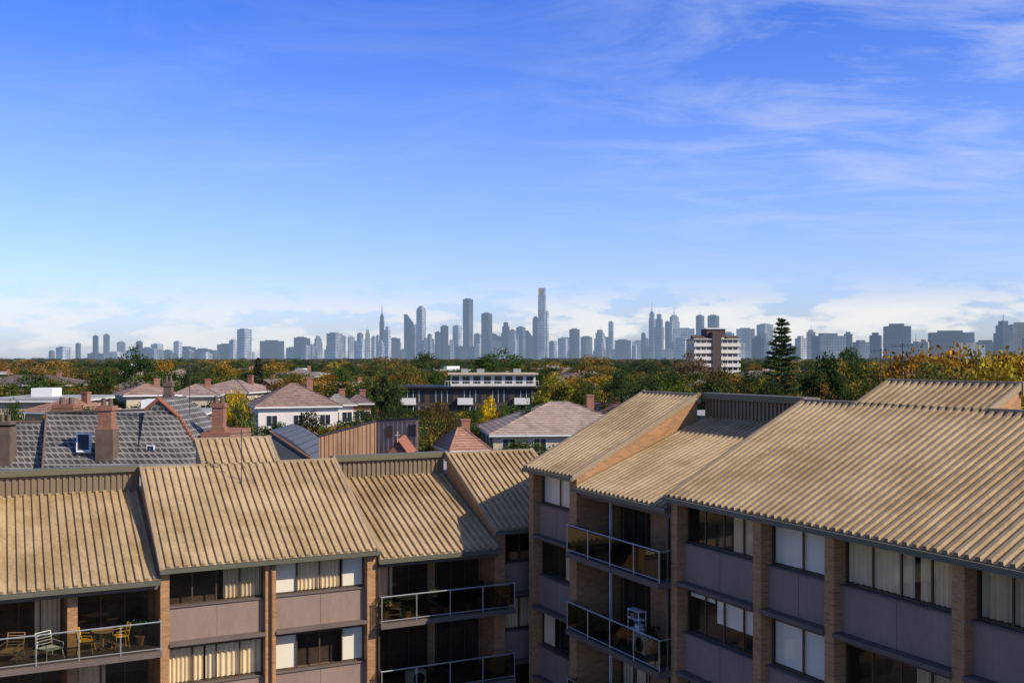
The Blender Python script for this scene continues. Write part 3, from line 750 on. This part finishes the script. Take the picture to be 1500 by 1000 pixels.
def timber():
    D = 72; heroes.append(((540-750)/1500*D, D+3, 8))
    P = lambda px, D_, y: Vector(((px-750)/1500*D_, D_, H-(y-525)/1500*D_))
    a = P(467, 70.5, 640); b = P(552, 72, 617); c = P(613, 71.2, 614); d = a+Vector((4, 9, .4)); 
    mb = MB(); vs = [a, b, c, d]; lo = [Vector((v.x, v.y, 0)) for v in vs]
    mb.add(vs+lo, [(0, 1, 5, 4), (3, 0, 4, 7), (0, 1, 2, 3)], 'timber'); mb.add(vs+lo, [(1, 2, 6, 5), (2, 3, 7, 6)], 'clad2')
    u = Vector((0, 0, .06))
    for p, q in ((a, b), (b, c), (c, d), (d, a)): mb.bar(p+u, q+u, .08, 'blackmetal', 4)
    n = (c-b).normalized()
    for f in (.3, .85):
        o = b.lerp(c, f)+Vector((0, -.06, -.35)); mb.add([o-n*.28, o+n*.28, o+n*.28-Vector((0, 0, .8)), o-n*.28-Vector((0, 0, .8))], [(0, 1, 2, 3)], 'winglass')
    for i in range(9):
        o = b.lerp(c, (i+.5)/9)+Vector((0, -.04, 0)); mb.bar(o, Vector((o.x, o.y, 5)), .025, 'darkstucco', 4)
    for i in range(14):
        o = a.lerp(b, (i+.5)/14)+Vector((0, -.03, 0)); mb.bar(o, Vector((o.x, o.y, 5)), .02, 'wood', 4)
    mb.obj('timber_clad_building')
    mb = MB(); x0, x1 = P(404, 78, 0).x, P(468, 78, 0).x; pr = []
    for i in range(9):
        t = i/8; pr.append((x0+(x1-x0)*t, H-5.4-2.2*t**1.6))
    for i in range(8):
        (xa, za), (xb, zb) = pr[i], pr[i+1]
        mb.add([(xa, 76, za), (xb, 76, zb), (xb, 84, zb), (xa, 84, za)], [(0, 1, 2, 3)], 'slatemetal'); mb.bar((xa, 76, za+.03), (xa, 84, za+.03), .04, 'slatemetal', 4)
        mb.add([(xa, 76, za), (xb, 76, zb), (xb, 76, 0), (xa, 76, 0)], [(0, 1, 2, 3)], 'slatemetal')
    mb.bar((x0, 75.9, pr[0][1]+.05), (x1, 75.9, pr[-1][1]+.05), .05, 'terra'); mb.obj('barrel_roof_hall')
    mb = MB(); q = P(583, 66, 645); w = .7
    mb.add([(q.x-w, 66, q.z-.9), (q.x, 66, q.z), (q.x+w, 66, q.z-.9), (q.x+w, 66, 0), (q.x-w, 66, 0)], [(0, 1, 2, 3, 4)], 'redbrick')
    mb.add([(q.x-w*1.15, 65.8, q.z-1), (q.x, 65.8, q.z+.08), (q.x, 70.3, q.z+.08), (q.x-w*1.15, 70.3, q.z-1)], [(0, 1, 2, 3)], 'terra')
    mb.add([(q.x+w*1.15, 65.8, q.z-1), (q.x, 65.8, q.z+.08), (q.x, 70.3, q.z+.08), (q.x+w*1.15, 70.3, q.z-1)], [(0, 1, 2, 3)], 'terra')
    mb.box(q.x-.03, q.x+.03, 65.74, 65.8, q.z-.1, q.z+.6, 'wall_cream'); mb.box(q.x-.17, q.x+.17, 65.735, 65.795, q.z+.34, q.z+.4, 'wall_cream')
    mb.obj('chapel')
timber()

# ---------------------------------------------------------------- random suburb
RC = [(.44, .24, .17), (.46, .30, .23), (.36, .28, .24), (.5, .40, .34), (.26, .22, .2), (.50, .44, .38), (.44, .24, .16), (.40, .31, .27), (.3, .26, .24)]
hv = []
for i, (w, d, wh, rh, rt, wall, st) in enumerate([(15, 9, 6, 2.6, 'hip', 'wall_cream', 2), (13, 9, 3.4, 2.8, 'hip', 'redbrick', 1), (14, 8, 5.8, 2.6, 'gable', 'wall_cream', 2),
        (18, 11, 3.5, 3.0, 'hip', 'wall_tan', 1), (20, 10, 8.6, 1, 'flat', 'wall_tan', 3), (16, 10, 6, 2.8, 'hip', 'redbrick', 2), (12, 9, 5.6, 3.2, 'gable', 'redbrick', 2)]):
    hv.append((house('suburban_house_mesh', None, w, d, wh, rh, 0, rt, None, wall, .5, st, True), wh+rh))
placed = []
def clear(x, y, r):
    for hx, hy, hr in heroes+placed:
        if (x-hx)**2+(y-hy)**2 < (hr+r)**2: return False
    return True
limits = [(585, 792, 190, 594), (1015, 1088, 450, 542), (375, 515, 130, 612), (300, 385, 165, 575), (700, 925, 115, 640), (0, 130, 120, 590), (150, 320, 150, 578)]
def limy(px, D_):
    l = 0
    for a, b, D, ym in limits:
        if a-15 < px < b+15 and D_ < D: l = max(l, ym)
    return l
cnt = 0
for i in range(2400):
    r = 115*(900/115)**R.random(); th = R.uniform(-.62, .62); x, y = r*math.sin(th), r*math.cos(th)
    if not clear(x, y, 9): continue
    if r < 170 and R.random() < .5: continue
    px = 750+1500*x/y
    if px > 1180 and r < 220: continue
    k = R.choice([0, 1, 1, 2, 3, 3, 5, 6, 4]) if r > 160 else R.choice([1, 3, 0, 5])
    yt = 525+1500*(H-gz(x, y)-hv[k][1])/y
    if yt < limy(px, y): continue
    mkobj('suburban_house', hv[k][0], None, (x, y, gz(x, y)), R.choice([0, .46, .46, -1.1, 1.57])+R.uniform(-.05, .05), R.choice(RC)); placed.append((x, y, 7)); cnt += 1
    if cnt > 140: break
far = empty('distant_trees')
def hazed(c, r):  # distance haze painted into the leaf colour, bluer with range
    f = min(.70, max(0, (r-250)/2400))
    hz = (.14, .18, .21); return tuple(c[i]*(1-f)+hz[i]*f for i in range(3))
n = 0
for i in range(4300):
    r = 90*(1700/90)**(R.random()**.8); th = R.uniform(-.60, .60); x, y = r*math.sin(th), r*math.cos(th)
    if not clear(x, y, -2 if r < 300 else -4): continue
    px = 750+1500*x/y
    h = R.uniform(4.5, 10.5) if r < 400 else R.uniform(8, 12.5)
    g0 = gz(x, y); yt = 525+1500*(H-g0-h)/y
    lim = 0
    if r < 140: lim = R.uniform(585, 640) if px < 1180 else 530
    lim = max(lim, limy(px, y))
    if yt < lim:
        h = H-g0-(lim-525)/1500*y; h *= R.uniform(.85, 1)
        if h < 3: continue
    u = R.random(); right = px > 1150
    if u < (.26 if not right else .48): c = R.choice(AUT)
    elif u < (.31 if not right else .56): c = R.choice(YEL)
    else: c = R.choice(GREENS)
    me = R.choice(broad) if R.random() < .93 else R.choice(conif)
    s = h/10*R.uniform(.9, 1.3)
    nm = 'tree' if r < 220 else 'tree_in_mass'
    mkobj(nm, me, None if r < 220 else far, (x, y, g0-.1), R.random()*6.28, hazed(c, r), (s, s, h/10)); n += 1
for i in range(420):
    r = R.uniform(900, 4200); th = R.uniform(-.6, .6); x, y = r*math.sin(th), r*math.cos(th)
    c = R.choice(AUT) if R.random() < .25 else R.choice(GREENS)
    s = R.uniform(1.3, 2.6)
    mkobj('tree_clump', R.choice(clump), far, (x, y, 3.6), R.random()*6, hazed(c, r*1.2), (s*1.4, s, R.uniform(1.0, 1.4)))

# ---------------------------------------------------------------- city skyline
sky = [(111,118,502,0),(136,144,491,0),(151,161,489,0),(170,185,500,0),(198,210,499,0),(222,238,503,0),(240,252,512,0),(255,266,499,0),(270,284,512,0),(285,310,510,5),(318,345,503,5),
(336,348,497,0),(348,368,481,0),(380,417,498,5),(420,437,508,0),(441,455,505,0),(459,473,492,1),(478,495,505,0),(497,507,491,0),(509,520,492,0),(523,532,487,0),(534,543,483,1),(544,551,492,0),(551,556,490,0),
(556,563,460,2),(562,573,478,1),(575,588,500,0),(592,606,460,3),(610,624,448,4),(606,612,475,0),(626,636,495,0),(637,645,485,0),(645,657,476,0),(658,665,497,0),(663,676,476,0),(678,693,437,0),
(694,705,488,0),(705,721,458,0),(722,730,490,0),(734,748,472,1),(746,756,482,0),(756,770,478,0),(770,780,484,3),(780,789,463,4),(788,800,432,6),(799,804,455,0),(803,816,499,0),(817,832,495,0),
(834,849,481,0),(850,868,492,0),(870,888,483,1),(891,899,470,0),(900,925,497,5),(925,950,498,5),(944,951,495,0),(950,960,456,2),(958,973,460,1),(974,981,470,0),(980,995,461,2),(985,1018,480,5),
(1019,1032,461,0),(1036,1054,461,0),(1060,1076,486,0),(1078,1106,480,5),(1109,1132,474,0)]
for i in range(60):
    x = R.uniform(430, 1130); wd = R.uniform(6, 24); sky.append((x, x+wd, R.uniform(486, 512), R.choice([0, 0, 1, 5])))
for i in range(24):
    x = R.uniform(60, 430); sky.append((x, x+R.uniform(8, 25), R.uniform(507, 517), 0))
near = [(1165,1181,492,0),(1180,1196,483,0),(1192,1236,488,5),(1235,1250,486,0),(1252,1270,498,5),(1272,1293,487,0),(1296,1332,474,5),(1333,1350,500,0),(1345,1362,497,0),(1361,1425,484,5),
(1428,1460,498,5),(1458,1481,470,1),(1480,1512,472,5),(1200,1225,500,5),(1135,1165,503,5),(1300,1345,503,5),(1395,1440,502,5),(1500,1540,490,5),(1100,1122,492,0),(1075,1092,500,5)]
def sk(x0, x1, yt, ty, D, mat, tone):
    Wd = (x1-x0)/1500*D; cx = ((x0+x1)/2-750)/1500*D; h = H-(yt-525)/1500*D
    yaw = R.uniform(.25, .6) if ty != 5 else R.uniform(.08, .25)
    if ty == 5: w = Wd*.93; d = min(w, 40)
    else: w = d = Wd/(math.cos(yaw)+math.sin(yaw))
    m = MB(); q = w/2; e = d/2
    def tb(f, z0, z1): m.box(-q*f, q*f, -e*f, e*f, z0, z1, mat)
    if ty in (0, 5):
        tb(1, 0, h-6); m.box(-q*.6, q*.5, -e*.6, e*.6, h-6, h, mat)
        if ty == 0 and R.random() < .5: m.bar((0, 0, h), (0, 0, h+R.uniform(8, 25)), 1.2, mat, 4, .6)
        for k in range(3): m.box(-q*1.02, q*1.02, -e*1.02, e*1.02, h*(.3+.2*k), h*(.3+.2*k)+3, mat)
    elif ty == 1: tb(1, 0, h*.72); tb(.78, h*.72, h*.9); tb(.5, h*.9, h); m.bar((0, 0, h), (0, 0, h+22), 1.2, mat, 4, .5)
    elif ty == 2: tb(1, 0, h*.85); tb(.8, h*.85, h*.96); tb(.5, h*.96, h); m.bar((0, 0, h), (0, 0, h+62), 3, mat, 6, .8)
    elif ty == 3:
        tb(1, 0, h*.8); m.add([(-q, -e, h*.8), (q, -e, h*.8), (q, e, h*.8), (-q, e, h*.8), (-q, -e, h), (-q, e, h)], [(0, 1, 4), (3, 2, 5), (0, 3, 5, 4), (1, 2, 5, 4)], mat)
    elif ty == 4:
        tb(1, 0, h*.9)
        for k in range(5): f0 = math.cos(k/5*1.4); m.box(-q*f0, q*f0, -e*f0, e*f0, h*.9+h*.02*k, h*.9+h*.02*(k+1), mat)
    elif ty == 6:
        tb(1, 0, h); tb(.86, h, h+26); m.box(-q*.9, q*.9, -e*.9, e*.9, h+26, h+48, 'city'); m.box(-q*.4, q*1.05, -e*1.05, -e*.2, h*.2, h*.9, 'city')
        m.box(-q*.88, -q*.3, -e*.92, -e*.905, h, h+48, 'gold')
    m.obj('skyscraper' if h > 90 else 'city_building', None, (cx, D, 0), -yaw if R.random() < .75 else yaw, tone)
for t in sky:
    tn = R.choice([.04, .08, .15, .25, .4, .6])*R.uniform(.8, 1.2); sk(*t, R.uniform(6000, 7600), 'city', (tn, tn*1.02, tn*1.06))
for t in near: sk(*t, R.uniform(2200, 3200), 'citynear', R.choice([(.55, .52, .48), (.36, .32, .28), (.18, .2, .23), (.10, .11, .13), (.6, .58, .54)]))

# ---------------------------------------------------------------- sky, sun
az = math.atan2(.894, -.447); el = math.radians(37)
wd = bpy.data.worlds.new('World'); scene.world = wd; wd.use_nodes = True; nt = wd.node_tree; nt.nodes.clear()
st = N(nt, 'ShaderNodeTexSky'); st.sky_type = 'NISHITA'; st.sun_disc = False; st.sun_elevation = el; st.sun_rotation = az
st.altitude = 0; st.air_density = 1.0; st.dust_density = .6; st.ozone_density = 2.0
tc = N(nt, 'ShaderNodeTexCoord'); sx = N(nt, 'ShaderNodeSeparateXYZ'); nt.links.new(tc.outputs['Generated'], sx.inputs[0])
X, Y, Z = sx.outputs
tint = ramp(nt, Z, [(0, (.34, .385, .58)), (.08, (.38, .42, .65)), (.18, (.34, .40, .69)), (.34, (.145, .29, .70)), (.7, (.20, .27, .42))])
sv = N(nt, 'ShaderNodeVectorMath', operation='SCALE'); nt.links.new(tint, sv.inputs[0]); sv.inputs['Scale'].default_value = 3.0
base = mixcol(nt, 1, st.outputs[0], sv.outputs[0], 'MULTIPLY')
den = math_(nt, 'ADD', Z, .12)
cx = N(nt, 'ShaderNodeCombineXYZ'); nt.links.new(math_(nt, 'DIVIDE', X, den), cx.inputs[0]); nt.links.new(math_(nt, 'DIVIDE', Y, den), cx.inputs[1])
v1 = mapping(nt, cx.outputs[0], (1.1, 2.0, 1), (0, 0, .35))
nn = N(nt, 'ShaderNodeTexNoise'); nn.inputs['Scale'].default_value = 1.5; nn.inputs['Detail'].default_value = 12; nn.inputs['Roughness'].default_value = .66; nn.inputs['Distortion'].default_value = .5
nt.links.new(v1, nn.inputs['Vector'])
cir = ramp(nt, nn.outputs['Fac'], [(.44, 0), (.78, 1)])
mk = math_(nt, 'MULTIPLY', ramp(nt, X, [(-.0, .2), (.3, 1)]), ramp(nt, Z, [(.08, .25), (.2, 1)]))
cir = math_(nt, 'MULTIPLY', math_(nt, 'MULTIPLY', cir, mk), .62)
v2 = mapping(nt, tc.outputs['Generated'], (6, 6, 20))
n2 = noise_tex(nt, v2, 2.2, 10, .58)
low = ramp(nt, n2, [(.43, 0), (.51, .85), (.62, 1)])
lm = ramp(nt, Z, [(.002, .2), (.012, 1), (.045, .95), (.062, .3), (.082, 0)])
lx = ramp(nt, X, [(-0.0, .7), (.1, 1)])
low = math_(nt, 'MULTIPLY', math_(nt, 'MULTIPLY', math_(nt, 'MULTIPLY', low, lm), lx), .9)
c = mixcol(nt, cir, base, (7.4, 8.0, 9.0)); c = mixcol(nt, low, c, (9.2, 9.1, 9.0))
bg = N(nt, 'ShaderNodeBackground'); bg.inputs[1].default_value = .1; nt.links.new(c, bg.inputs[0])
wo = N(nt, 'ShaderNodeOutputWorld'); nt.links.new(bg.outputs[0], wo.inputs[0])
sl = bpy.data.lights.new('sun', 'SUN'); sl.energy = 5.0; sl.angle = math.radians(.5); sl.color = (1, .91, .76)
so = bpy.data.objects.new('sun', sl); COL.objects.link(so)
Sd = Vector((.894*math.cos(el), -.447*math.cos(el), math.sin(el))); so.rotation_euler = (-Sd).to_track_quat('-Z', 'Y').to_euler()
scene.view_settings.view_transform = 'Standard'; scene.view_settings.look = 'None'; scene.view_settings.exposure = 0

cam = bpy.data.cameras.new('camera'); co = bpy.data.objects.new('camera', cam); COL.objects.link(co); scene.camera = co
co.location = (0, 0, H); co.rotation_euler = (math.radians(90), 0, 0); cam.sensor_width = 36; cam.lens = 36; cam.shift_y = 25/1500
cam.clip_start = .1; cam.clip_end = 40000
print('trees', n, 'houses', cnt)
